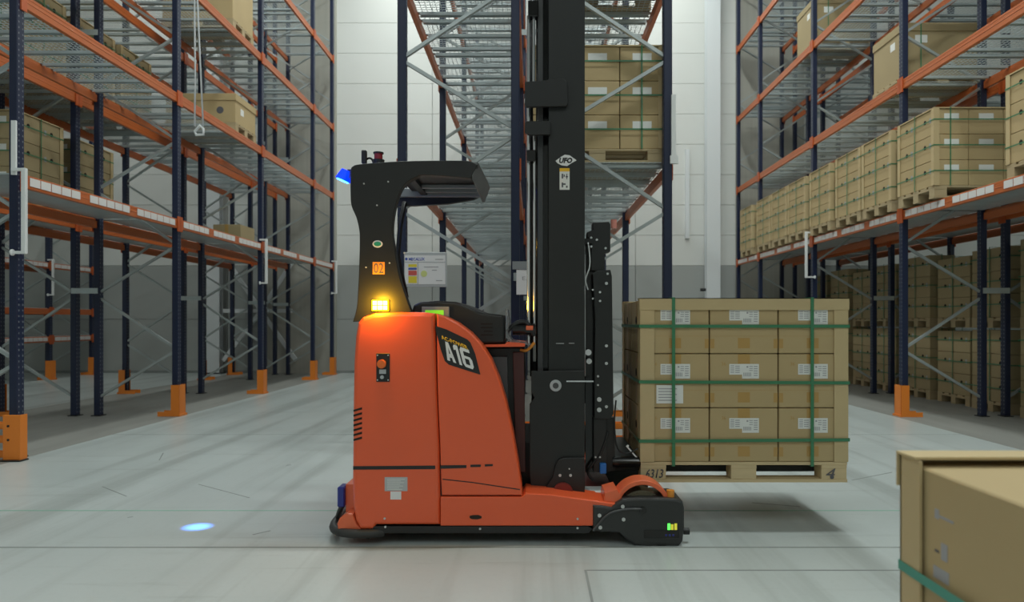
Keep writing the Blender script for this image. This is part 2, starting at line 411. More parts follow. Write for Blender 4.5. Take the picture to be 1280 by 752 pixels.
rR = rack('blue and orange pallet rack along the right side of the right aisle', XR, XR+1.0, YR[1:], LR, 9.4)
rRb = rack('blue and orange rack row back to back behind the right aisle rack', XR+2.3, XR+1.3, YR[1:], LR, 9.4, cards=())
rM = rack('centre rack row seen end on behind the truck mast, left half', -1.155, -.155, YS[:-1]+[16.0], LM, 7.2, solid=(), cards=(), guard_at=6.24)
rM2 = rack('centre rack row seen end on behind the truck mast, right half', 1.19, .19, YS[:-1]+[16.0], LM, 7.2, solid=(), cards=(), guard_at=6.24)
# plates tying the two rows of a double rack together
for t, x0, x1, ys in ((rL, XA-1.32, XA-.98, YS), (rR, XR+.98, XR+1.32, YR[1:]), (rM, -.17, .21, YS[:-1])):
    for y in ys:
        for z in (1.6, 4.9): box('row_spacer', (x0, y-PW/2-.012, z-.035), (x1, y-PW/2-.002, z+.035), M['galv'], t)
# orange end guards
def end_guard(label, x0, x1, y):
    g = empty('end_guard', ((x0+x1)/2, y, 0)); tag(g, label, 'rack guard', 'orange end guards')
    for z in (.055, .185, .305):
        bm = bmesh.new(); add_box(bm, (x0, y-.02, z-.032), (x1, y+.02, z+.032)); bmesh.ops.bevel(bm, geom=list(bm.edges), offset=.012, segments=2, affect='EDGES')
        link('guard_rail', bm_mesh('r', bm), M['prot'], g)
    for x in (x0, x1):
        sg = 1 if x == x0 else -1
        gp = box('guard_post', (x, y-.05, .012), (x+sg*.15, y-.035, .40), M['prot'], g, .003)
        box('side_fold', (x, y-.05, .012), (x+sg*.008, y+.04, .40), M['prot'], gp)
        box('foot_plate', (x-sg*.02, y-.08, .002), (x+sg*.17, y+.03, .012), M['blks'], g)
        for z in (.185, .305): cyl('bolt', (x+sg*.10, y-.053, z), .010, .008, 'Y', M['blks'], gp, 10)
    return g
end_guard('orange steel end guard at the foot of the left rack', -6.95, -4.43, 6.13)
end_guard('orange steel end guard across the foot of the centre rack', -1.27, 1.30, 6.13)
# white drop brackets
def dbracket(x, y, z0, z1, s, label, off=.12):
    g = empty('white_bracket', (x, y, z0)); tag(g, label, 'bracket', 'white brackets on the racks')
    xp = x+s*.04
    box('upright_bar', (x+s*off-.02, y-.09, z0), (x+s*off+.02, y-.055, z1), M['rod'], g, .004)
    for z in (z0, z1-.025): box('arm', (min(xp-s*.03, x+s*off), y-.085, z), (max(xp-s*.03, x+s*off), y-.06, z+.025), M['rod'], g)
    cyl('end_cap', (xp-s*.025, y-.0725, z0+.0125), .028, .012, 'X', M['rod'], g, 12)
dbracket(XA, 6.24, 1.80, 2.55, 1, 'white bracket on the nearest post of the left rack')
dbracket(XA, 11.84, 1.84, 2.59, 1, 'white bracket on the third post of the left rack')
dbracket(XA, 16.04, 1.84, 2.59, 1, 'white bracket on the last post of the left rack')
dbracket(XR, 11.84, 1.94, 2.71, -1, 'white bracket beside the strapped loads on the right rack', .16)
dbracket(-10.05, 14.64, 1.75, 2.5, 1, 'white bracket on the rack across the far left aisle')
tag(box('white_strip', (WX(13, 6.17), 6.175, WZ(218, 6.17)), (WX(19, 6.17), 6.193, WZ(150, 6.17)), M['rod']), 'white strip on the front of the nearest left rack post', 'strip')
g = empty('white_bracket', W(843, 205, 6.2)); tag(g, 'white bar on the outer side of the centre rack right post', 'bracket')
plate('upright_bar', 839.5, 118, 845, 194, 6.17, M['rod'], g, .03); plate('arm', 838, 194, 848, 204, 6.17, M['rod'], g, .03)
t = None

# ------------------------------------------------------------------ pallets, cartons, straps
def pallet(x0, y0, z0, lx, ly, h, label, m, group=None, detail=True, along='X'):
    p = empty('wooden_pallet', (x0+lx/2, y0+ly/2, z0)); tag(p, label, 'pallet', group)
    bt = .022*h/.144; n = 5; w = .13
    # top boards run the long way, cross boards below, blocks, bottom boards
    for i in range(n):
        yy = y0+(ly-w)*i/(n-1); box('top_board', (x0, yy, z0+h-bt), (x0+lx, yy+w-.004, z0+h), m, p, .002)
    bw = .15
    for i in range(3):
        xx = x0+(lx-bw)*i/2
        box('cross_board', (xx, y0, z0+h-2*bt), (xx+bw-.003, y0+ly, z0+h-bt), m, p)
        for j in range(3):
            yy = y0+(ly-.11)*j/2; box('block', (xx, yy+.002, z0+bt), (xx+bw-.003, yy+.108, z0+h-2*bt), m, p, .002)
    for j in range(3):
        yy = y0+(ly-.11)*j/2; box('bottom_board', (x0, yy, z0), (x0+lx, yy+.11, z0+bt), m, p)
    return p
def carton(name, lo, hi, m, label, group, sides='', det=1):
    lo, hi = list(lo), list(hi); g = .0035
    a = [lo[0]+g, lo[1]+g, lo[2]+.0005]; b = [hi[0]-g, hi[1]-g, hi[2]-.004]
    o = box(name, a, b, m, None, .004); tag(o, label, 'carton', group)
    cx, cy, cz = [(p+q)/2 for p, q in zip(a, b)]; H = b[2]-a[2]
    if 'n' in sides:                                 # printed shipping label on the camera-facing side
        x0 = cx-.085; z1 = b[2]-.055*H/.3
        lb = box('shipping_label', (x0, a[1]-.0012, z1-.075), (x0+.17, a[1]+.0005, z1), M['paper'], o) if det < 2 else label_mesh(o, x0, a[1], z1)
    for ch, x in (('w', a[0]), ('e', b[0])):
        if ch in sides:
            s = -1 if ch == 'w' else 1
            cyl('hand_hole', (x+s*.0005, cy, cz+H*.12), .026, .002, 'X', M['hole'], o, 12)
            if det < 2: box('side_label', (x-.0012, cy-.13, cz-.0*H), (x+.0012, cy-.09, cz+.06), M['paper'] if False else M['ink2'], o)
    return o
def label_mesh(o, x0, y, z1):
    k = 'lblmesh'
    if k not in CACHE:
        bm = bmesh.new(); add_box(bm, (0, 0, -.062), (.075, .0015, 0)); add_box(bm, (.0745, .0002, -.085), (.172, .0017, 0))
        me = bm_mesh('lbl', bm); me.materials.append(M['paper']); CACHE[k] = me
        bm = bmesh.new(); random.seed(3)
        def blk(x, z, w, h): add_box(bm, (x, -.0006, z-h), (x+w, .0008, z))
        for i in range(5): blk(.006, -.008-.010*i, .022, .004)
        for i in range(4): blk(.034, -.010-.012*i, .026, .005)
        blk(.1, -.012, .010, .010)
        for i in range(6): blk(.082+.008*i, -.050, .004, .022)
        for i in range(5): blk(.142, -.012-.013*i, .022, .005)
        for i in range(3): blk(.116, -.012-.012*i, .02, .004)
        me = bm_mesh('prt', bm); me.materials.append(M['ink2']); CACHE['prtmesh'] = me
    l = link('shipping_label', CACHE[k], None, o, (x0, y-.0016, z1)); tag(link('print', CACHE['prtmesh'], None, l, (x0, y-.0016, z1)), kind='stuff')
    return l
def ring_mesh(bm, lo, hi, axis, pos, w, t=.0016, e=.0):
    """closed strap loop: axis Z = horizontal loop at height pos, axis X = vertical loop at x=pos"""
    a, b = lo, hi
    if axis == 'Z':
        z0, z1 = pos-w/2, pos+w/2
        add_box(bm, (a[0]-t, a[1]-t, z0), (b[0]+t, a[1], z1)); add_box(bm, (a[0]-t, b[1], z0), (b[0]+t, b[1]+t, z1))
        add_box(bm, (a[0]-t, a[1], z0), (a[0], b[1], z1)); add_box(bm, (b[0], a[1], z0), (b[0]+t, b[1], z1))
    elif axis == 'X':
        x0, x1 = pos-w/2, pos+w/2
        add_box(bm, (x0, a[1]-t, a[2]), (x1, a[1], b[2]+t)); add_box(bm, (x0, b[1], a[2]), (x1, b[1]+t, b[2]+t))
        add_box(bm, (x0, a[1], b[2]), (x1, b[1], b[2]+t)); add_box(bm, (x0, a[1], a[2]-t), (x1, b[1], a[2]))
    else:
        y0, y1 = pos-w/2, pos+w/2
        add_box(bm, (a[0]-t, y0, a[2]), (a[0], y1, b[2]+t)); add_box(bm, (b[0], y0, a[2]), (b[0]+t, y1, b[2]+t)); add_box(bm, (a[0], y0, b[2]), (b[0], y1, b[2]+t)); add_box(bm, (a[0], y0, a[2]-t), (b[0], y1, a[2]))
def ring(lo, hi, axis, pos, w, m, parent, dz=0, t=.0016):
    bm = bmesh.new(); ring_mesh(bm, lo, hi, axis, pos, w, t)
    if axis == 'Z' and dz:
        for v in bm.verts:
            u = (v.co.x-lo[0])/(hi[0]-lo[0]); v.co.z += dz*(u-.5)
    return link('strap', bm_mesh('s', bm), m, parent)
RN = ['bottom', 'middle', 'top']
def load(x0, y0, z0, desc, s, m='ctn', exposed=False, h=.30, rows=3, lx=1.2, ly=.8, ph=.14, wood='woodd', full=False, front='n', prof=True):
    """strapped load: pallet + 3x2xrows cartons; s = side (-1: x0 side, +1: far side) facing the aisle. Only what can be seen is built."""
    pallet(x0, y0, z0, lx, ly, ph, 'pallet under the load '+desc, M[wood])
    cw, cd = lx/3, ly/2; zb = z0+ph+.002
    for k in range(rows):
        for j in range(2):
            for i in range(3):
                aisle = (i == 0 and s < 0) or (i == 2 and s > 0)
                if not (full or aisle or (exposed and j == 0)): continue
                sd = ('w' if s < 0 else 'e') if aisle else ''
                if j == 0 and exposed: sd += 'n'
                pos = {0: 'left', 1: 'centre', 2: 'right'}[i]
                lab = f"{RN[k+3-rows] if rows < 4 else k} {pos} carton, {'near' if j == 0 else 'far'} half, load {desc}".replace('load in ', 'load ').replace('at the far wall end', 'by the end wall')
                carton('carton', (x0+cw*i, y0+cd*j, zb+h*k), (x0+cw*(i+1), y0+cd*(j+1), zb+h*(k+1)), M[m], lab, 'cartons of the load '+desc, sd)
    top = zb+h*rows
    if prof:                                          # light corner and top edge boards
        e = empty('edge_boards', (x0+lx/2, y0+ly/2, zb)); tag(e, 'cardboard edge boards round the load '+desc, 'edge board')
        xx = x0 if s < 0 else x0+lx
        for (cx, cy, dx, dy) in ((xx, y0, -s, 1), (xx, y0+ly, -s, -1)):
            box('corner_board', (cx-dx*.008, cy-dy*.006, zb), (cx-dx*.002, cy+dy*.055, top+.004), M['prof'], e)
            box('corner_board', (cx-dx*.008, cy-dy*.008, zb), (cx+dx*.055, cy-dy*.002, top+.004), M['prof'], e)
        box('top_board', (x0-.008, y0-.008, top), (x0+lx+.008, y0+ly+.008, top+.012), M['prof'], e)
    st = empty('strapping', (x0+lx/2, y0+ly/2, z0)); tag(st, 'green straps round the load '+desc, 'strap')
    lo = (x0-.010, y0-.010, z0+ph+.002); hi = (x0+lx+.010, y0+ly+.010, top+.013)
    for k in range(rows): ring(lo, hi, 'Z', zb+h*(k+.5)+.02, .013, M['strap'], st)
    for u in (.15, .83): ring(lo, hi, 'X', x0+lx*u, .013, M['strap'], st)
    ring(lo, hi, 'Y', y0+ly*.5, .013, M['strap'], st, t=.0032)
def lidded_box(x0, y0, z0, lx, ly, h, label, s, circle=False, pdesc='', m='ctn2'):
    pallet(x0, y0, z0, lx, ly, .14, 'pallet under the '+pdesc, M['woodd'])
    z = z0+.142
    t = empty('lidded_box', (x0+lx/2, y0+ly/2, z)); tag(t, label, 'box')
    box('body', (x0+.012, y0+.012, z), (x0+lx-.012, y0+ly-.012, z+h-.02), M[m], t, .004)
    box('lid', (x0, y0, z+h-.11), (x0+lx, y0+ly, z+h), M[m], t, .006)
    plate_l = box('shipping_label', (x0+.18, y0+.009, z+h-.26), (x0+.34, y0+.0125, z+h-.16), M['paper'], t)
    xx = x0+.012 if s < 0 else x0+lx-.012
    box('side_label', (xx-.002, y0+.2, z+h-.28), (xx+.002, y0+.32, z+h-.18), M['paper'], t)
    if circle: cyl('round_print', (x0+lx-.25, y0+.0115, z+h*.42), .055, .004, 'Y', M['ink'], t, 16)
    st = ring((x0-.001, y0-.001, z0+.1418), (x0+lx+.001, y0+ly+.001, z+h), 'X', x0+.25, .014, M['strap'], t)
D = .074
# right aisle rack, first level
zr = LR[0]+D
xr = XR-.11
load(xr, 8.10, zr, 'nearest the second blue post, right lower shelf', -1, exposed=True, h=.295)
load(XR+.03, 6.27, zr, 'cut by the photo edge, right lower shelf', -1, exposed=True, h=.295)
load(xr, 9.07, zr, 'beyond the second blue post, right lower shelf', -1, exposed=True, h=.295)
load(xr, 9.93, zr, 'mid bay before white bracket, right lower shelf', -1, h=.295)
load(xr, 10.93, zr, 'right before the white bracket, right lower shelf', -1, exposed=True, h=.295)
for i, y in enumerate((11.93, 12.81, 13.7)):
    load(xr, y, zr, ['just beyond', 'second beyond', 'third beyond'][i]+' the white bracket, right lower shelf', -1, h=.295)
load(xr, 14.85, zr, 'by the end wall, right lower shelf', -1, h=.295)
lidded_box(XR+.12, 9.25, LR[1]+D, 1.1, .8, .70, 'large lidded brown box on the second level of the right rack', -1, pdesc='large lidded box on the right rack second level')
lidded_box(XR+.12, 12.15, LR[2]+D, 1.1, .8, .75, 'lidded brown box on the third level of the right rack', -1, pdesc='lidded box on the right rack third level')
tag(box('yellow_bag', (XR+.5, 12.4, LR[2]+D+.895), (XR+.75, 12.65, LR[2]+D+1.03), M['decy'], None, .03), 'yellow and orange package on the lidded box, right rack third level', 'package')
# floor stacks in the right back row
for i, y in enumerate((8.06, 9.08, 9.97, 10.87, 11.94, 12.82, 13.7, 14.74)):
    o_ = ['first', 'second', 'third', 'fourth', 'fifth', 'sixth', 'seventh', 'eighth'][i]
    for lv in range(2):
        load(XR+1.40+.03*((i*7) % 3), y, .002+lv*1.12, f"in {'lower' if lv == 0 else 'upper'} tier of {o_} right floor stack", -1, m='ctn2', h=(.325, .318, .31)[i % 3] if lv == 0 else .325-.015*(i % 3), prof=False)
# left rack
zl = LL[0]+D
load(XA-1.37-1.2, 8.10, zl, 'left back row shelf, before paired posts', 1, m='ctn2', exposed=True, h=.32)
load(XA-1.37-1.2, 9.16, zl, 'left back row shelf, beyond paired posts', 1, m='ctn2', h=.30, exposed=True)
for y, w in ((8.15, 'before'), (9.2, 'beyond'), (10.15, 'farther beyond')):
    load(XA-1.37-1.2, y, LL[1]+D, 'left rack second level, '+w+' paired posts', 1, m='ctn2', h=.30, exposed=True)
lidded_box(XA-1.1, 10.85, LL[1]+D, 1.1, .8, .44, 'low lidded box with round print on left rack second level', 1, True, 'low lidded box on the left rack second level', 'ctn')
lidded_box(XA-1.1, 10.75, LL[2]+D, 1.1, .8, .85, 'tall lidded box at the top of the photo on left rack', 1, False, 'tall lidded box on the left rack third level', 'ctn')
o = box('carton', (-5.45, 12.0, zl), (-4.98, 12.6, zl+.33), M['ctn2'], None, .005); tag(o, 'single loose brown carton on the lower shelf of the left rack', 'carton')
box('tape', (-5.25, 11.999, zl+.0), (-5.19, 12.601, zl+.332), M['tape'], o)
# centre rack
load(-.02, 6.31, LM[0]+D, 'on the centre rack beside mast', 1, m='ctn', h=.305, exposed=True, ph=.12)
load(-.02, 6.31, LM[1]+D, 'on the centre rack upper level', 1, m='ctn2', h=.30, exposed=True)

# ------------------------------------------------------------------ the carried load
PY = 4.09; px0 = WX(801, PY); px1 = px0+1.2; pz0 = .273
p = pallet(px0, PY, pz0, 1.2, .8, .118, 'pale wooden pallet marked 6313 raised on the truck forks', M['wood'])
blkm = M['ink']
text('stencil', '6313', (WX(807.5, PY), PY-.0002, WZ(597, PY)), (WX(829, PY), PY, WZ(586, PY)), blkm, p, shear=.01, bold=.01)
text('stencil', '4', (WX(1033, PY), PY-.0002, WZ(598, PY)), (WX(1044, PY), PY, WZ(585, PY)), blkm, p, shear=.02)
cyl('stencil', (WX(1040, PY), PY-.0002, WZ(596, PY)), .012, .001, 'Y', blkm, p, 12)
zt = pz0+.118+.001; ch = .3145
cn = ['left', 'middle', 'right']
for k in range(3):
    for j in range(2):
        for i in range(3):
            lo = (px0+.4*i, PY+.4*j, zt+ch*k); hi = (px0+.4*(i+1), PY+.4*(j+1), zt+ch*(k+1))
            lab = f"{RN[k]} row {cn[i]} carton {'facing the camera' if j == 0 else 'in the back layer'} on the carried pallet"
            o = carton('carton', lo, hi, M['ctn'], lab, 'cartons on the carried pallet', ('w' if i == 0 else '')+('n' if j == 0 else ''), 2)
            if j == 0:
                cx = (lo[0]+hi[0])/2; ya = lo[1]+.0035
                for (xa_, xb_, za, zb_) in ((cx-.035, cx+.035, hi[2]-.075, hi[2]-.004), (cx-.035, cx+.035, lo[2]+.03, lo[2]+.09), (lo[0]+.004, lo[0]+.028, lo[2]+.03, lo[2]+.085), (hi[0]-.028, hi[0]-.004, lo[2]+.03, lo[2]+.085)):
                    box('tape', (xa_, ya-.0007, za), (xb_, ya+.0006, zb_), M['tape'], o)
                box('flap_seam', (lo[0]+.005, ya-.0006, lo[2]+.100), (hi[0]-.005, ya+.0004, lo[2]+.1015), M['ink2'] if False else M['tape'], o)
                text('lettering', '36', (lo[0]+.07, ya-.0002, hi[2]-.07), (lo[0]+.095, ya, hi[2]-.05), M['tape'], o)
                if i == 0 and k == 1:
                    dl = box('delivery_note', (WX(820.5, PY), ya-.0035, WZ(504, PY)), (WX(854, PY), ya-.002, WZ(481, PY)), M['paper'], o)
                    for q in range(5): box('print_line', (WX(823, PY), ya-.0042, WZ(486.2+q*3.6, PY)), (WX(846-5*(q % 2), PY), ya-.0034, WZ(485+q*3.6, PY)), M['ink2'], dl)
            if i == 0:
                for zz in (lo[2]+.16,): box('tape', (lo[0]+.0026, lo[1]+.15, lo[2]+.004), (lo[0]+.004, lo[1]+.22, hi[2]-.005), M['tape'], o)
topz = zt+3*ch
e = empty('edge_boards', (px0+.6, PY+.4, zt)); tag(e, 'light cardboard edge boards framing the carried carton stack', 'edge board')
for X, sx in ((px0, 1), (px1, -1)):
    for Yc, sy in ((PY, 1), (PY+.8, -1)):
        bm = bmesh.new(); 
        def bx(a, b): add_box(bm, [min(u, v) for u, v in zip(a, b)], [max(u, v) for u, v in zip(a, b)])
        bx((X-sx*.004, Yc-sy*.004, zt), (X+sx*.078, Yc, topz+.003)); bx((X-sx*.004, Yc, zt), (X, Yc+sy*.078, topz+.003))
        link('corner_board', bm_mesh('cb', bm), M['prof'], e)
for Yc, sy in ((PY, 1), (PY+.8, -1)):
    bm = bmesh.new(); bx((px0-.008, Yc-sy*.008, topz-.062), (px1+.008, Yc-sy*.0042, topz+.007)); bx((px0-.008, Yc-sy*.008, topz+.003), (px1+.008, Yc+sy*.08, topz+.007))
    link('top_edge_board', bm_mesh('tb', bm), M['prof'], e)
st = empty('strapping', (px0+.6, PY+.4, zt)); tag(st, 'green plastic straps round the carried carton stack', 'strap')
lo = (px0-.009, PY-.009, zt-.022); hi = (px1+.009, PY+.809, topz+.008)
for yy, dz in ((407.5, 0), (477.5, -.006), (550, .008)): ring(lo, hi, 'Z', WZ(yy, PY), .0185, M['strap'], st, dz)
for xx in (841.5, 1014.5): ring(lo, hi, 'X', WX(xx, PY), .0185, M['strap'], st, t=.0032)
# foreground load at the right edge
fy1, fx0, ftop = 1.60, .845, .892
pallet(fx0, fy1-.8, 0, 1.2, .8, .14, 'wooden pallet under the blurred carton stack in the foreground', M['wood'])
ch = (ftop-.142)/3
for k in range(3):
    for j in range(2):
        for i in range(3):
            lo = (fx0+.4*i, fy1-.8+.4*j, .142+ch*k); hi = (lo[0]+.4, lo[1]+.4, .142+ch*(k+1))
            o = carton('carton', lo, hi, M['ctn'], f"{RN[k]} {cn[i]} carton, {'near' if j == 0 else 'far'} half, blurred foreground stack", 'cartons of the foreground stack')
            if i == 0 and j == 1:
                ya = lo[1]
                for (y0_, y1_, z0_, z1_) in ((.27, .285, .15, .17), (.22, .27, .155, .160), (.27, .285, .08, .085), (.24, .262, .07, .105), (.235, .29, .025, .05)):
                    box('print', (lo[0]+.0026, ya+y0_, lo[2]+z0_), (lo[0]+.0040, ya+y1_, lo[2]+z1_), M['ink'] if z0_ == .08 else M['ink2'], o)
e = empty('edge_boards', (fx0+.6, fy1-.4, .142)); tag(e, 'cardboard corner and top edge boards on the blurred foreground stack', 'edge board')
box('corner_board', (fx0-.007, fy1-.075, .142), (fx0-.001, fy1+.006, ftop+.010), M['prof'], e)
box('corner_board', (fx0-.007, fy1+.001, .142), (fx0+.075, fy1+.007, ftop+.010), M['prof'], e)
box('top_edge_board', (fx0-.012, fy1-.065, ftop+.012), (fx0+1.2, fy1+.014, ftop+.018), M['prof'], e)
box('top_edge_board', (fx0-.012, fy1+.008, ftop-.06), (fx0+1.2, fy1+.014, ftop+.012), M['prof'], e)
st = empty('strapping', (fx0+.6, fy1-.4, .142)); tag(st, 'turquoise strap round the blurred foreground carton stack', 'strap')
ring((fx0-.008, fy1-.808, 0), (fx0+1.208, fy1+.008, 0), 'Z', WZ(706, 1.6), .021, M['strap2'], st)
ring((fx0-.008, fy1-.808, 0), (fx0+1.208, fy1+.008, 0), 'Z', .25, .021, M['strap2'], st)

for a, b in (((128, 608), (158, 620)), ((248, 605), (312, 622)), ((316, 668), (338, 663)), ((199, 575), (204, 566)), ((1065, 600), (1115, 590)), ((940, 628), (1000, 633))):
    pa_, pb_ = [Vector(((x-XV)*HC/(y-YV), F*HC/(y-YV), .0008)) for x, y in (a, b)]
    o = bar('scuff_mark', pa_, pb_, .008, .0008, M['joint']); o['kind'] = 'structure'
# ------------------------------------------------------------------ the reach truck
N0, F0 = 3.80, 5.18
T = empty('reach_truck', (WX(600, 4.49), 4.49, 0)); tag(T, 'orange-red driverless reach truck with tall black mast carrying the strapped pallet', 'forklift')
rear = [(450, 662), (444, 650), (441, 632), (440, 600), (440.5, 560), (441, 500), (442, 450), (444, 420), (447, 403), (453, 396), (468, 391.5), (500, 390), (530, 390), (543.5, 391.5), (544.5, 440), (546, 490), (549, 560), (550, 621), (550, 656), (470, 656), (466, 662)]
prism('rear_cover', rear, N0, F0, M['red'], T, bev=.022, seg=3)
side = [(545.5, 391.8), (556, 395), (572, 403), (588, 415), (602, 430), (614, 449), (624, 473), (633, 503), (641, 540), (648, 580), (652.5, 612), (652.5, 619), (552, 619), (551, 598), (550, 560), (547, 490), (546, 440)]
prism('battery_side_panel', side, N0+.001, N0+.16, M['red'], T, bev=.010, seg=2)
prism('battery_side_panel', [(x*.74+XV*.26, y*.74+YV*.26) for x, y in side], F0-.14, F0, M['red'], T, px=True)
prism('inner_body', [(548, 395), (556, 399), (570, 408), (586, 422), (600, 440), (612, 470), (624, 520), (634, 590), (640, 652), (470, 652), (470, 600)], N0+.03, F0-.15, M['blk'], T)
prism('panel_crease', [(553, 598), (590, 602), (650, 611), (650, 612.2), (590, 603.2), (553, 599.2)], N0-.0002, N0+.002, M['blk'], T)
# lower chassis and support legs
def leg(Y0, Y1, near):
    def q(pts): return pts if near else [(XV+(x-XV)*N0/F0, YV+(y-YV)*N0/F0) for x, y in pts]
    def zz(pts): return [(WX(x, N0), WZ(y, N0)) for x, y in pts]
    g = prism('support_leg', zz([(550.5, 621), (552, 620.5), (653, 620.5), (657, 616), (690, 618), (725, 623), (776, 630), (776, 640), (741, 657), (550.5, 657)]), Y0, Y1, M['red'], T, px=False, bev=.006)
    prism('lower_skirt', zz([(463, 658), (735, 658), (741, 661), (736, 667), (463, 667)]), Y0+.008, Y1-.01, M['blk'], T, px=False, bev=.003)
    hs = prism('wheel_housing', zz([(741, 630.5), (752, 631), (764, 633), (770, 628), (778, 623), (800, 621.5), (830, 622), (846, 623), (853, 626), (855, 634), (855, 660), (853, 676), (847, 683), (815, 684), (793, 681), (781, 672), (774, 665), (741, 663)]), Y0-.012, Y1+.012, mat('charcoal_steel', (.024, .026, .026), .4), T, px=False, bev=.012)
    # orange fender arc
    cx, cz = WX(804.5, N0), WZ(638, N0); ro, ri = 36.5*N0/F, 30.5*N0/F
    arc = [(cx+ro*math.cos(a), cz+ro*math.sin(a)) for a in [math.radians(12+156*i/20) for i in range(21)]]
    arc += [(cx+ri*math.cos(a), cz+ri*math.sin(a)) for a in [math.radians(168-156*i/20) for i in range(21)]]
    fd = prism('wheel_fender', arc, Y0+.03, Y1-.06, M['redl'], T, px=False, bev=.003, seg=1)
    prism('fender_bracket', zz([(755, 630), (757, 617), (772, 613), (779, 625), (776, 633)]), Y0+.02, Y1-.02, M['redl'], T, px=False)
    wz = .140
    w = cyl('load_wheel', (cx, (Y0+Y1)/2, wz+.001), wz, .14, 'Y', M['tyre'], T, 40, bev=.012)
    cyl('wheel_hub', (cx, (Y0+Y1)/2, wz), .07, .15, 'Y', M['gry'], w, 24)
    return hs
hs = leg(N0, N0+.235, True)
leg(F0-.235, F0, False)
prism('rear_crossbody', [(WX(470, N0), WZ(655, N0)), (WX(650, N0), WZ(655, N0)), (WX(650, N0), WZ(622, N0)), (WX(470, N0), WZ(622, N0))], N0+.236, F0-.236, M['blk'], T, px=False)
tube('chassis_cable', [W(x, y, N0-.02) for x, y in smooth([(741, 663), (748, 655), (757, 645), (768, 639), (785, 636), (802, 636)], 5)], .006, M['gry'], T, 8)
cyl('cable_grommet', (WX(803, N0), N0-.016, WZ(636.5, N0)), .018, .012, 'Y', M['blkg'], T, 16)
for x, y in ((749, 643), (750, 658), (778, 632), (779, 648)): cyl('bolt', (WX(x, N0), N0-.014, WZ(y, N0)), .010, .008, 'Y', M['bolt'], T, 12)
for x, y in ((481, 647.5), (722, 648), (481.5, 658.5), (600, 661), (722, 660)): cyl('bolt', (WX(x, N0), N0+(.006 if y > 655 else -.002), WZ(y, N0)), .006, .008, 'Y', M['bolt'], T, 10)
sc = plate('scanner_slot', 805, 662, 849, 672, N0-.0145, M['blkg'], T, .01)
for i, (x, m) in enumerate(((834.5, 'ledg'), (838.5, 'ledy'), (843, 'ledy'))):
    plate('indicator', x, 654+(i == 1), x+(3.4 if i else 3.4), 666-2*(i == 0), N0-.014, M[m], T, .002)
for x in (832, 836.5, 841): cyl('scanner_eye', (WX(x, N0), N0-.0145, WZ(667.5, N0)), .006, .004, 'Y', M['navy'], T, 10)
cyl('bumper_knob', (WX(858, N0+.05), N0+.05, WZ(667, N0)), .018, .03, 'X', M['blk'], T, 14)
cyl('marker_lamp', (WX(838.5, N0+.03), N0+.04, WZ(618.5, N0)), .021, .036, 'Z', M['deco'], T, 16)
cyl('scanner_base', (WX(826, N0), N0+.1, WZ(681, N0)), .115, .028, 'Z', M['blk'], T, 32)
# details of the side panel
def strip(name, pts, m, off=.0015): return prism(name, pts, N0-off, N0+.001, m, T)
strip('side_stripe', [(441.3, 582.4), (544, 581.6), (544, 586.0), (441.3, 586.8)], M['blk'])
strip('side_stripe', [(550.5, 581.4), (583, 581.0), (583, 584.6), (550.5, 585.6)], M['blk'])
strip('side_stripe', [(588, 580.6), (601, 580.3), (601, 583.2), (588, 583.6)], M['blk'])
strip('side_stripe', [(606, 580.1), (616, 579.8), (616, 582.2), (606, 582.8)], M['blk'])
for i in range(7):
    y = 509.5+i*6.1; strip('vent_slot', [(441.8, y+2.4), (452.5, y-.8), (452.5, y+2.0), (441.8, y+5.0)], M['hole'], .0012)
strip('slot_hole', [(587, 644.5), (591, 643.5), (598, 643.3), (602, 645), (602, 647.4), (597, 648.8), (590, 648.6), (587, 647)], M['hole'], .0012)
pl = plate('switch_plate', 470.3, 441.5, 487, 477, N0-.004, M['blk'], T, .004, .001)
cyl('emergency_button', (WX(477.8, N0), N0-.016, WZ(454.5, N0)), .024, .024, 'Y', M['estop'], pl, 24, bev=.004)
plate('switch_label', 474, 461.5, 482.5, 467, N0-.0048, M['sil'], pl, .001)
cyl('key_switch', (WX(478, N0), N0-.008, WZ(471, N0)), .010, .01, 'Y', M['sil'], pl, 14)
for x in (472, 485.4):
    for y in (443.7, 474.6): cyl('screw', (WX(x, N0), N0-.0045, WZ(y, N0)), .004, .002, 'Y', M['bolt'], pl, 8)
s1 = plate('data_sticker', 480.8, 596, 509.3, 613.5, N0-.001, M['sil'], T, .0012)
for i in range(7): plate('print_line', 484, 598.4+i*2.1, 506-(i*5 % 9), 599.1+i*2.1, N0-.0018, M['paper'], s1, .0008)
plate('data_sticker', 488, 614, 501.5, 624, N0-.001, M['decw'], T, .0012)
dc = prism('model_decal', [(543.6, 408.5), (546, 407.6), (558, 411.5), (584, 424), (588, 428), (594, 442), (600.5, 468), (597, 467), (578, 461), (561, 455.5), (556, 451), (551, 437)], N0-.0015, N0+.001, M['blk'], T)
def glyph(polys, u0, u1):
    for pts in polys:
        q = []
        for u, v in pts:
            uu = u0+(u1-u0)*u; q.append((552.6+uu*34.0+v*6.6, 425.0+uu*12.4+v*24.8))
        prism('letter', q, N0-.0024, N0-.0014, M['decw'], dc)
glyph([[(.34, 0), (.66, 0), (1, 1), (.68, 1), (.5, .28), (.32, 1), (0, 1)], [(.36, .60), (.64, .60), (.68, .80), (.32, .80)]], 0, .33)
glyph([[(.30, 0), (1, 0), (1, 1), (.45, 1), (.45, .25), (0, .30), (0, .12)]], .37, .55)
glyph([[(.16, 0), (.95, 0), (.95, .17), (.36, .17), (.30, .22), (.30, .84), (0, .84), (0, .16)], [(.30, .40), (.85, .40), (1, .52), (1, .86), (.84, 1), (.16, 1), (0, .84), (.30, .84), (.68, .84), (.70, .80), (.70, .57), (.66, .54), (.30, .54)]], .61, 1.0)
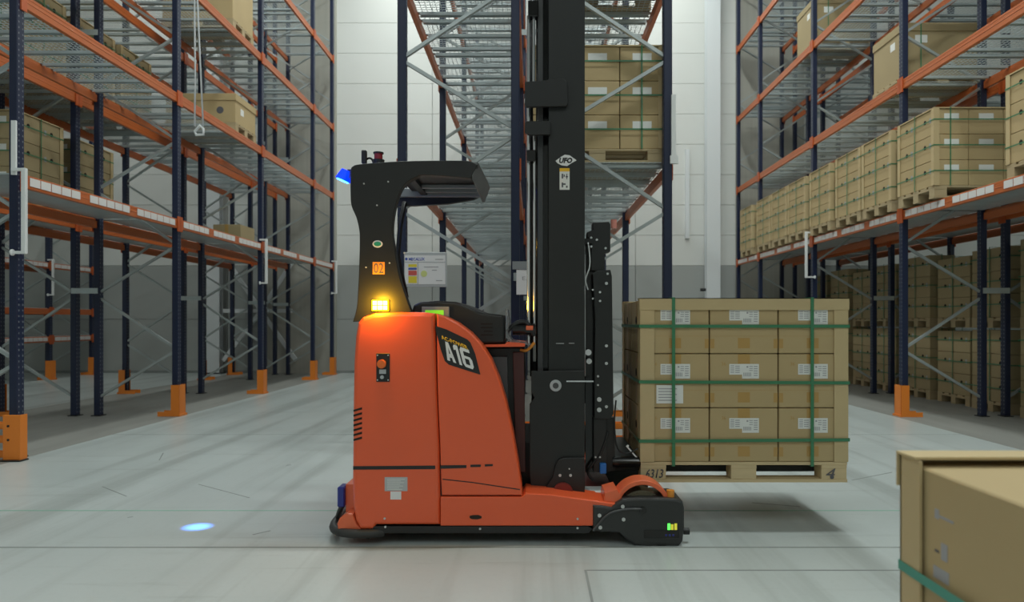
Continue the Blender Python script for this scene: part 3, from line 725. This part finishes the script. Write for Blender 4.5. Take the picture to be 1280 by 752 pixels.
text('lettering', 'AC-POWER', (WX(551.5, N0), N0-.0016, WZ(430.5, N0)), (WX(585, N0), N0, WZ(425, N0)), M['decy'], dc, shear=-.008, slope=-.06, bold=.03)
# overhead guard: near pillar with roof rim
G0 = 3.86
pil = [(441, 402), (444, 392), (446.5, 378), (448.5, 340), (449.5, 300), (448.5, 285), (445, 271), (439.5, 258), (438, 244), (438, 214), (441, 207.5), (449, 205), (470, 203.2), (500, 201.3), (540, 200.5), (580, 200.5), (590, 202), (597, 206), (588, 222.5), (575, 221.5), (550, 219.5), (528, 219), (518, 222), (507, 229), (499.5, 240), (494, 258), (491, 275), (490.5, 292), (493, 310), (498, 340), (504, 360), (513, 386), (518, 398), (518, 402)]
pil = pil[:1]+smooth(pil[1:17], 3)+pil[17:19]+smooth(pil[19:-1], 3)+pil[-1:]
prism('overhead_guard', pil, G0, G0+.06, M['blk'], T, bev=.004, seg=2)
gF = 4.62
def gx(x): return WX(x, G0)
zt0, zt1 = WZ(201.5, G0), WZ(221.5, G0)
box('roof_panel', (gx(486), G0+.055, zt0-.028), (gx(585), gF, zt0-.010), M['blks'], T)
capm = bmesh.new()
def quadprism(bm, pts, z0, z1):
    a = [bm.verts.new((x, y, z0)) for x, y in pts]; b = [bm.verts.new((x, y, z1)) for x, y in pts]; n = len(pts)
    bm.faces.new(a[::-1]); bm.faces.new(b)
    for i in range(n): bm.faces.new((a[i], a[(i+1) % n], b[(i+1) % n], b[i]))
xa_, xb_ = gx(597.5), WX(610, 4.42)
# sloped front nose: outer face leans inward towards the underside
pn = [(gx(590), G0+.004), (xa_, G0+.004), (xb_+.0, 4.40), (xb_+.0, gF), (xb_-.05, gF), (xb_-.05, 4.42)]
a = [capm.verts.new((x, y, zt0-.004)) for x, y in pn]
b = [capm.verts.new((x-(.034 if i in (1, 2, 3) else -.0), y, zt1-.008)) for i, (x, y) in enumerate(pn)]
capm.faces.new(a[::-1]); capm.faces.new(b)
for i in range(6): capm.faces.new((a[i], a[(i+1) % 6], b[(i+1) % 6], b[i]))
link('roof_nose', bm_mesh('nose', capm), mat('satin_grey', (.16, .165, .165), .35), T)
box('roof_rim', (WX(499, gF), gF-.03, WZ(247, gF)), (WX(606, gF), gF, WZ(236, gF)), M['grl'], T, .004)
prism('roof_rim', [(497, 258), (560, 254.5), (592, 249), (604, 243), (604, 236), (500, 240)], gF+.002, gF+.04, M['blk'], T)
for yy, w_ in ((4.50, .030), (4.36, .03)): box('roof_bar', (gx(500), yy, zt0-.052), (WX(596, yy), yy+w_, zt0-.029), M['grl'], T, .003)
box('roof_crossbar', (gx(500), G0+.05, zt0-.055), (gx(500)+.04, gF, zt0-.01), M['blk'], T)
tube('guard_strut', [W(x, y, gF-.03) for x, y in ((506, 252), (500, 285), (497, 320), (508, 372))], .016, M['blk'], T, 8)
for x, y in ((455, 229.5), (485.3, 227), (471.3, 256.5), (457.6, 334), (487, 328.6), (505.5, 316)): cyl('screw', (WX(x, G0), G0-.002, WZ(y, G0)), .0045, .004, 'Y', M['bolt'], T, 8)
ov = cyl('oval_sticker', (0, 0, 0), .0275, .002, 'Y', M['decw'], T, 32); ov.location += Vector((WX(472, G0), G0-.001, WZ(304.8, G0))); ov.scale = (1, 1, .72)
o2 = cyl('oval_sticker', (0, 0, 0), .020, .003, 'Y', M['decg'], T, 32); o2.location += Vector((WX(472, G0), G0-.002, WZ(304.8, G0))); o2.scale = (1, 1, .62)
nb = plate('number_sticker', 465.8, 327.3, 480.8, 342.6, G0-.0015, M['deco'], T, .0015)
text('lettering', '02', (WX(467.3, G0), G0-.0016, WZ(341.4, G0)), (WX(479.4, G0), G0, WZ(328.8, G0)), M['ink'], nb)
# antenna, beacon, lamps
box('antenna_post', W(451.5, 204, G0+.1), (WX(457.6, G0+.1), G0+.13, WZ(187, G0+.1)), M['blk'], T, .004)
tube('antenna_cable', [W(x, y, G0+.12) for x, y in smooth([(457, 200), (461, 197.5), (465, 199), (467, 204)], 4)], .006, M['blk'], T, 8)
bc = cyl('beacon', (WX(473, 4.1), 4.1, WZ(196, 4.1)), .024, .04, 'Z', M['redb'], T, 24); cyl('beacon_cap', (WX(473, 4.1), 4.1, WZ(191.3, 4.1)), .03, .008, 'Z', M['blk'], bc, 24)
cyl('beacon_base', (WX(473, 4.1), 4.1, WZ(203, 4.1)), .035, .03, 'Z', M['blk'], T, 24)
LX, LY, LZ = WX(431, 4.05), 4.05, WZ(219, 4.05)
spot_dir = Vector((WX(247, 4.14), 4.14, 0))-Vector((LX, LY, LZ)); spot_dir.normalize()
bm = bmesh.new(); bmesh.ops.create_cone(bm, cap_ends=True, segments=20, radius1=.045, radius2=.03, depth=.06)
lh = link('blue_spot_lamp', bm_mesh('lh', bm), M['bluelamp'], T, (LX, LY, LZ), spot_dir.to_track_quat('-Z', 'Y').to_euler())
bm = bmesh.new(); bmesh.ops.create_cone(bm, cap_ends=True, segments=20, radius1=.034, radius2=.034, depth=.006)
link('lamp_lens', bm_mesh('ll', bm), M['bluelens'], T, Vector((LX, LY, LZ))+spot_dir*.034, spot_dir.to_track_quat('-Z', 'Y').to_euler())
box('lamp_bracket', (LX+.02, LY-.02, LZ-.02), (WX(440, G0)+.02, LY+.02, LZ+.03), M['blk'], T)
sl = bpy.data.lights.new('blue_spot', 'SPOT'); sl.energy = 1900; sl.color = (.05, .22, 1); sl.spot_size = math.radians(4.8); sl.spot_blend = 1; sl.shadow_soft_size = .01
so = bpy.data.objects.new('blue_spot', sl); C.objects.link(so); so.location = Vector((LX, LY, LZ))+spot_dir*.05; so.rotation_euler = spot_dir.to_track_quat('-Z', 'Y').to_euler()
pb = bpy.data.lights.new('blue_glow', 'POINT'); pb.energy = 2.5; pb.color = (.02, .06, 1); pb.shadow_soft_size = .03
po = bpy.data.objects.new('blue_glow', pb); C.objects.link(po); po.location = (LX-.02, LY-.12, LZ-.02)
am = plate('amber_warning_light', 464.5, 374.5, 485.5, 388.5, G0-.018, M['amber'], T, .018, .003)
for i in range(3):
    for j in range(2): plate('led', 466+i*6.4, 376+j*6, 471+i*6.4, 380.8+j*6, G0-.0195, M['amberc'], am, .002)
pa = bpy.data.lights.new('amber_glow', 'POINT'); pa.energy = 9; pa.color = (1, .5, .02); pa.shadow_soft_size = .04
po = bpy.data.objects.new('amber_glow', pa); C.objects.link(po); po.location = (WX(475, G0), G0-.085, WZ(379, G0))
# console and battery compartment behind the side panel
prism('console_cover', [(508, 420), (512, 395), (517, 381), (525, 377), (545, 375.5), (570, 377), (583, 382), (600, 390), (629, 393.5), (630.5, 397), (630, 428.5), (600, 430), (560, 425)], 3.97, 4.85, M['blk'], T, bev=.015, seg=3)
sd = plate('display', 527, 383, 561.5, 400, 3.955, M['grl'], T, .02, .003); plate('screen', 531.5, 387.5, 554.5, 399, 3.953, M['lcd'], sd, .003)
for i in range(4): plate('vent_slot', 601+(4 if i == 2 else 0), 403.7+i*4.6, 616, 405.5+i*4.6, 3.968, M['hole'], T, .003)
prism('console_trim', [(598, 430.5), (631, 430), (634, 427), (656, 429), (656, 433), (598, 433.5)], 3.96, 4.5, M['red'], T)
prism('battery_box', [(600, 434), (655, 434), (656, 470), (654, 520), (653, 600), (648, 612), (600, 600)], 4.05, 4.95, M['blk'], T, bev=.008)
prism('battery_clamp', [(613, 446), (634, 446), (636, 600), (630, 600), (622, 500), (613, 470)], 4.0, 4.05, M['gry'], T)
prism('battery_door', [(641, 440), (655, 440), (657, 590), (645, 590)], 4.02, 4.06, mat('maroon_paint', (.06, .012, .010), .4), T, bev=.003)
sh = prism('clear_shield', [(632, 386), (634.2, 386), (636.5, 402), (635.2, 418), (640, 425), (650, 428), (664, 429), (664, 431), (640, 429), (632, 422)], 3.99, 4.25, M['clear'], T)
cyl('hose_coupling', (WX(655, 4.05), 4.05, WZ(411, 4.05)), .035, .13, 'X', M['blkg'], T, 20)
cyl('hose_fitting', (WX(662, 4.04), 4.03, WZ(410, 4.04)), .018, .04, 'X', M['redl'], T, 14)
tube('orange_hose', [W(x, y, 4.05) for x, y in smooth([(650, 437), (657, 438), (663, 434), (668, 428)], 5)], .009, M['deco'], T)
tube('power_hose', [W(x, y, 4.03) for x, y in smooth([(634, 414), (643, 405), (652, 402), (660, 405), (668, 420)], 5)], .012, M['blk'], T)
# sensors and bumper at the rear
box('sensor_box', (WX(424.5, 3.95), 3.90, WZ(631, 3.95)), (WX(433.5, 3.95), 4.0, WZ(606, 3.95)), M['navy'], T, .006)
box('sensor_mount', (WX(433.5, 3.95), 3.93, WZ(642, 3.95)), (WX(446, 3.95), 4.9, WZ(604, 3.95)), M['redl'], T)
prism('rear_skirt', [(421, 655), (424, 648), (434, 641), (441, 642), (446, 655), (455, 664), (428, 666), (422, 661)], N0+.02, F0-.02, M['redl'], T, bev=.01)
xb0 = WX(412, N0); bz = .062
loop = [(WX(478, N0), N0+.03, bz), (WX(460, N0), N0+.0, bz), (WX(428, N0), N0+.02, bz), (WX(410, N0), N0+.11, bz), (WX(404, N0), N0+.3, bz), (WX(404, N0), N0+.7, bz), (WX(404, N0), F0-.3, bz), (WX(412, N0), F0-.08, bz), (WX(440, N0), F0, bz), (WX(520, N0), F0-.02, bz)]
tube('bumper_tube', smooth(loop, 5), .024, M['rub'], T, 10)
for yy in (N0+.16, F0-.25): tube('bumper_stay', smooth([(WX(404, N0)+.005, yy+.1, bz), (WX(412, N0), yy+.04, bz+.07), (WX(424, N0), yy, bz+.15), (WX(436, N0), yy, bz+.19)], 4), .015, M['rub'], T)
tube('bumper_stay', smooth([(WX(410, N0), N0+.11, bz), (WX(420, N0), N0+.13, bz+.02), (WX(440, N0), N0+.15, bz+.03)], 4), .014, M['rub'], T)
box('bumper_foot', (WX(457, N0), N0+.01, .03), (WX(461, N0), N0+.03, .12), M['blk'], T)
cyl('drive_wheel', (WX(500, N0), 4.3, .151), .15, .1, 'Y', M['rub'], T, 32)
# mast
MT = 3.75
def chan(name, x0, x1, Y, w, z0, z1, m, op):
    """C channel standing upright, back towards the camera side when op>0"""
    bm = bmesh.new(); tt = .022
    add_box(bm, (x0, Y, z0), (x1, Y+tt, z1) if op > 0 else (x1, Y+tt, z1))
    ya, yb = (Y+tt, Y+w) if op > 0 else (Y-w, Y)
    add_box(bm, (x0, ya, z0), (x0+.03, yb, z1)); add_box(bm, (x1-.03, ya, z0), (x1, yb, z1))
    return link(name, bm_mesh(name, bm), m, T)
MY = 4.02
mx0, mx1 = WX(686, MY), WX(731, MY)
chan('mast_channel', mx0, mx1, MY, .12, .25, MT, M['blks'], 1)
chan('mast_channel', mx0, mx1, 4.94, .12, .25, MT, M['blks'], -1)
box('inner_mast_channel', (WX(672, 4.1), 4.08, .35), (WX(679, 4.1), 4.18, MT+.3), M['gry'], T, .003)
box('inner_mast_channel', (WX(672, 4.1), 4.80, .35), (WX(679, 4.1), 4.90, MT+.3), M['gry'], T, .003)
box('mast_gap_fill', (WX(679, 4.1), 4.12, .3), (mx0+.02, 4.16, MT), M['blkg'], T)  # black sheet added to darken the gap between inner and outer mast channels
for z in (1.0, 2.05, 3.3): box('mast_crossbar', (WX(690, MY), MY+.1, z), (WX(715, MY), 4.86, z+.12), M['blks'], T)
prism('mast_bracket', [(656, 104), (657, 102), (684, 100), (686, 98), (704, 98), (709, 102), (710, 129), (708, 132.5), (658, 133.5), (656, 131)], MY-.03, MY-.004, M['blk'], T, bev=.003)
prism('mast_bracket', [(656, 153), (659, 151), (688, 151), (688, 168), (661, 168.5), (656, 165)], MY-.03, MY-.004, M['blk'], T, bev=.003)
cyl('lift_cylinder', (WX(667.3, 4.07), 4.07, (WZ(150, 4.07)+MT)/2+.1), .0095, MT-WZ(150, 4.07), 'Z', M['chrome'], T, 16)
cyl('lift_cylinder', (WX(661, 4.1), 4.1, (WZ(430, 4.1)+WZ(20, 4.1))/2), .012, WZ(20, 4.1)-WZ(430, 4.1), 'Z', M['chrome'], T, 16)
cyl('lift_cylinder', (WX(668, 4.07), 4.07, (WZ(430, 4.07)+WZ(160, 4.07))/2), .0085, WZ(160, 4.07)-WZ(430, 4.07), 'Z', M['chrome'], T, 16)
plate('hose_clamp', 658.5, 187, 670, 201, 4.04, M['blkg'], T, .06, .004); plate('hose_clamp', 660, 0, 673, 20, 4.04, M['blkg'], T, .06, .004)
tube('lift_hose', [W(x, y, 4.12) for x, y in ((664.5, -20), (664.5, 200), (664.5, 470))], .009, M['blk'], T)
tube('lift_hose', [W(x, y, 4.10) for x, y in ((672, -20), (672, 200), (672, 470))], .010, M['blkg'], T)
# badge: white lozenge with dark initials
bd = prism('mast_badge', [(694.5, 201), (701, 196), (706, 193.2), (712, 194), (720.8, 200.2), (714, 204), (709, 207.4), (702, 206.5), (697, 204)], MY-.0015, MY, M['decw'], T)
text('badge_lettering', 'UFO', (WX(699, MY), MY-.0017, WZ(204, MY)), (WX(715.5, MY), MY, WZ(197, MY)), M['blk'], bd, shear=.006, bold=.05)
ws = plate('warning_label', 699.5, 210, 712, 237, MY-.0015, M['paper'], T, .0015)
plate('label_header', 699.5, 210, 712, 214.2, MY-.002, M['decy'], ws, .001)
for a, b, c, d in ((702, 217, 704, 223), (704.5, 218, 706, 221), (707, 220, 710, 221.5), (708, 217, 709, 224), (702, 228, 704, 234), (704, 229, 707, 231), (707.5, 232, 709.5, 234.5)): plate('pictogram', a, b, c, d, MY-.0019, M['ink'], ws, .0006)
# mast foot
prism('mast_base_plate', [(664, 463.5), (731, 463), (731, 617), (690, 617), (664, 612), (662, 590), (662, 505), (668, 497), (664, 490)], MY-.03, MY-.006, M['blks'], T, bev=.003)
prism('mast_base_plate', [(WX(664, MY), WZ(463, MY)), (WX(731, MY), WZ(463, MY)), (WX(731, MY), WZ(617, MY)), (WX(664, MY), WZ(612, MY))], 4.95, 4.97, M['blks'], T, px=False)
rg = cyl('pivot_cap', (WX(694.3, MY), MY-.034, WZ(481, MY)), .033, .012, 'Y', M['sil'], T, 28, bev=.003); cyl('pivot_bore', (WX(694.3, MY), MY-.0405, WZ(481, MY)), .017, .003, 'Y', M['gry'], rg, 20)
prism('mast_foot', [(680, 617), (684, 606), (691, 596), (694, 582), (698, 574.5), (704, 572), (731, 572), (731, 617)], MY-.055, MY-.031, M['blk'], T, bev=.004)
for x, y in ((699.5, 591), (712.5, 591), (711, 583)): cyl('bolt', (WX(x, MY), MY-.058, WZ(y, MY)), .008 if y > 585 else .004, .008, 'Y', M['bolt'], T, 12)
rw = cyl('guide_roller', (WX(703, MY), MY-.06, WZ(612, MY)), .057, .03, 'Y', mat('roller_red', (.20, .025, .018), .4), T, 28, bev=.006); cyl('roller_hub', (WX(703, MY), MY-.078, WZ(614, MY)), .024, .01, 'Y', M['sil'], rw, 18)
plate('chrome_rod', 708, 475.5, 742, 477.2, MY-.036, M['chrome'], T, .006)
plate('scuff_strip', 695, 428.6, 705, 429.4, MY-.001, M['sil'], T, .001); plate('scuff_strip', 711, 428.4, 718, 429.2, MY-.001, M['sil'], T, .001)
plate('step_plate', 731, 615, 755, 622, N0+.2, M['paper'], T, .15)
# carriage with fork heel
KY = 4.10
prism('carriage_head', [(741, 278), (761, 277), (763, 280), (763, 314), (756, 316), (756, 338), (739, 338), (739, 300), (734, 296), (734, 290), (741, 287)], KY, KY+.10, M['blk'], T, bev=.003)
prism('carriage_plate', [(741, 342), (746, 338), (763, 337), (765, 345), (766.5, 470), (767, 517), (762, 524), (743, 523), (743, 480), (744, 400)], KY-.02, KY+.02, M['blks'], T, bev=.003)
prism('carriage_lower', [(742, 523), (758, 523), (759, 590), (742, 590)], KY, KY+.06, M['blk'], T, bev=.003)
prism('carriage_lower', [(757, 520), (768, 522), (769, 588), (757, 590)], KY+.02, KY+.1, M['blks'], T, bev=.003)
prism('carriage_back', [(732, 300), (744, 300), (744, 590), (732, 590)], KY+.06, KY+.1, M['blkg'], T)
box('carriage_crossbar', (WX(738, KY), KY+.1, WZ(420, KY)), (WX(764, KY), 4.90, WZ(390, KY)), M['blks'], T)
box('carriage_crossbar', (WX(738, KY), KY+.1, WZ(583, KY)), (WX(764, KY), 4.90, WZ(556, KY)), M['blks'], T)
prism('carriage_plate', [(WX(741, KY), WZ(342, KY)), (WX(763, KY), WZ(337, KY)), (WX(767, KY), WZ(517, KY)), (WX(743, KY), WZ(523, KY))], 4.86, 4.9, M['blks'], T, px=False)
for x, y, r in ((739, 297, 3), (746, 299.5, 3), (739, 308, 3), (757, 310, 3), (759.5, 342, 3), (758, 354, 4), (741, 362, 2.5), (750, 365, 3), (741, 373, 2.5), (750, 376, 3), (758, 432, 4), (758, 454, 4), (747.5, 470, 3), (747.5, 481, 2.5), (749, 499, 6), (749, 512, 6), (758, 508, 4), (744.5, 571, 2.5), (750, 571, 2.5)):
    yy = KY-.024 if 336 < y < 522 else KY-.004
    cyl('bolt', (WX(x, yy), yy, WZ(y, yy)), r*.0022, .008, 'Y', M['bolt'], T, 12)
cyl('guide_pulley', (WX(735, KY), KY-.01, WZ(440, KY)), .018, .03, 'Y', M['chrome'], T, 18); cyl('guide_pulley', (WX(736, KY), KY-.01, WZ(451, KY)), .016, .03, 'Y', M['bolt'], T, 18)
tube('chain', [W(x, y, KY-.005) for x, y in ((730.8, 318), (730.8, 380), (731, 470))], .005, M['bolt'], T)
tube('white_wire', [W(x, y, KY-.01) for x, y in smooth([(735, 303), (737, 318), (737, 333), (733, 345), (732, 352), (735, 362)], 5)], .004, M['rod'], T)
plate('sensor_bracket', 731, 298, 741, 304, KY-.01, M['blk'], T, .05)
cyl('laser_sensor', (WX(768, KY), KY+.03, WZ(279, KY)), .018, .05, 'Z', mat('pink_lens', (.65, .25, .20), .2), T, 14)
plate('blue_module', 750, 579, 758, 592, KY-.03, M['blue'], T, .03, .003)
box('fork_carriage_box', (WX(766, KY), KY+.04, WZ(590, KY)), (WX(800, KY), 4.85, WZ(572, KY)), M['blks'], T, .004)
tube('hydraulic_hose', [W(x, y, KY+.0) for x, y in smooth([(741, 600), (735, 590), (742, 578), (751, 566), (760, 540)], 5)], .008, M['blk'], T)
tube('hydraulic_hose', [W(x, y, KY+.0) for x, y in smooth([(770, 500), (768, 530), (772, 560), (785, 566), (798, 560)], 5)], .005, M['blk'], T)
cyl('fork_cylinder', (WX(783, KY), KY+.02, WZ(578, KY)), .035, .16, 'X', M['blkg'], T, 20, bev=.008)
plate('white_link', 784, 556, 786, 559, KY, M['rod'], T, .01)
bar('white_link', W(783, 557, KY+.01), W(799, 575, KY+.01), .01, .008, M['rod'], T)
for y in (4.26, 4.61): 
    box('fork', (WX(742, KY), y, pz0+.026), (px0+1.15, y+.11, pz0+.066), M['blks'], T, .006)
    box('fork_heel', (WX(758, KY), y, pz0+.026), (WX(767, KY), y+.11, WZ(470, KY)), M['blks'], T, .004)
box('mast_carrier', (WX(664, MY), 4.06, .10), (WX(770, MY), 4.94, .22), mat('dark_red_steel', (.20, .02, .015), .35), T, .006)
box('mast_carrier', (WX(560, MY), 4.1, .15), (WX(664, MY), 4.9, .5), M['blk'], T)

# ------------------------------------------------------------------ signs on the centre rack, hanging pull
sgY = 6.165
sg = empty('notice_board', W(531, 357, sgY)); tag(sg, 'framed notice board hung on the centre rack left of mast', 'sign')
plate('frame', 505, 315, 558.5, 358.5, sgY, M['sil'], sg, .02, .004); bd = plate('sheet', 506, 319, 556.5, 355, sgY-.002, M['decw'], sg, .003)
text('lettering', 'MECALUX', (WX(511, sgY), sgY-.0022, WZ(325.6, sgY)), (WX(531, sgY), sgY, WZ(321.8, sgY)), M['tagblue'], bd, bold=.03)
cyl('emblem', (WX(508, sgY), sgY-.003, WZ(323.6, sgY)), .012, .002, 'Y', M['tagblue'], bd, 12)
plate('rule', 506, 327, 556.5, 328, sgY-.003, M['sil'], bd, .002); plate('rule', 521.8, 328, 523, 355, sgY-.003, M['sil'], bd, .002)
for y0, y1, m in ((330, 333.5, 'tagyel'), (334.5, 337, 'tagblue'), (338, 344, 'tagred'), (345, 353.5, 'tagyel')): plate('colour_field', 510.5, y0, 521, y1, sgY-.003, M[m], bd, .001)
cyl('colour_field', (WX(530, sgY), sgY-.003, WZ(342, sgY)), .028, .002, 'Y', mat('pale_lime', (.62, .68, .25), .5), bd, 16)
for x, y, w in ((540, 337, 6), (544, 323.5, 10), (530, 333, 18), (545, 350, 8)): plate('print_line', x, y, x+w, y+1, sgY-.003, M['ink2'], bd, .001)
s2 = empty('paper_sign', W(655, 368, sgY)); tag(s2, 'white paper sign in a clip on the centre rack post beside mast', 'sign')
plate('sheet', 645.5, 337, 666, 368, sgY-.01, M['decw'], s2, .003); plate('clip', 640.5, 326.5, 666, 336.5, sgY-.012, M['grl'], s2, .015)
text('lettering', 'E.2', (WX(653, sgY), sgY-.0102, WZ(350, sgY)), (WX(664, sgY), sgY-.01, WZ(345.5, sgY)), M['ink2'], s2); text('lettering', '2', (WX(661, sgY), sgY-.0102, WZ(360, sgY)), (WX(664, sgY), sgY-.01, WZ(355.5, sgY)), M['ink2'], s2)
hy = 5.6
hp = empty('hanging_pull_loop', W(248, 168, hy)); tag(hp, 'clear hanging pull loop with white triangular handle above the left aisle', 'pull cord')
zc = 10.98
tube('cord', [W(240, -20, hy)[:2]+(zc,), W(243, -20, hy), W(244, 90, hy), W(243.5, 158, hy)], .007, mat('clear_cord', (.72, .74, .75), .2), hp, 8)
tube('cord', [W(240, -20, hy)[:2]+(zc,), W(246, -20, hy), W(249.5, 60, hy), W(254, 158, hy)], .007, MAT['clear_cord'], hp, 8)
tube('handle', [W(x, y, hy) for x, y in ((250, 157), (254, 161), (254.5, 168), (245, 168.5), (243.5, 164))], .011, M['rod'], hp, 8, closed=True)
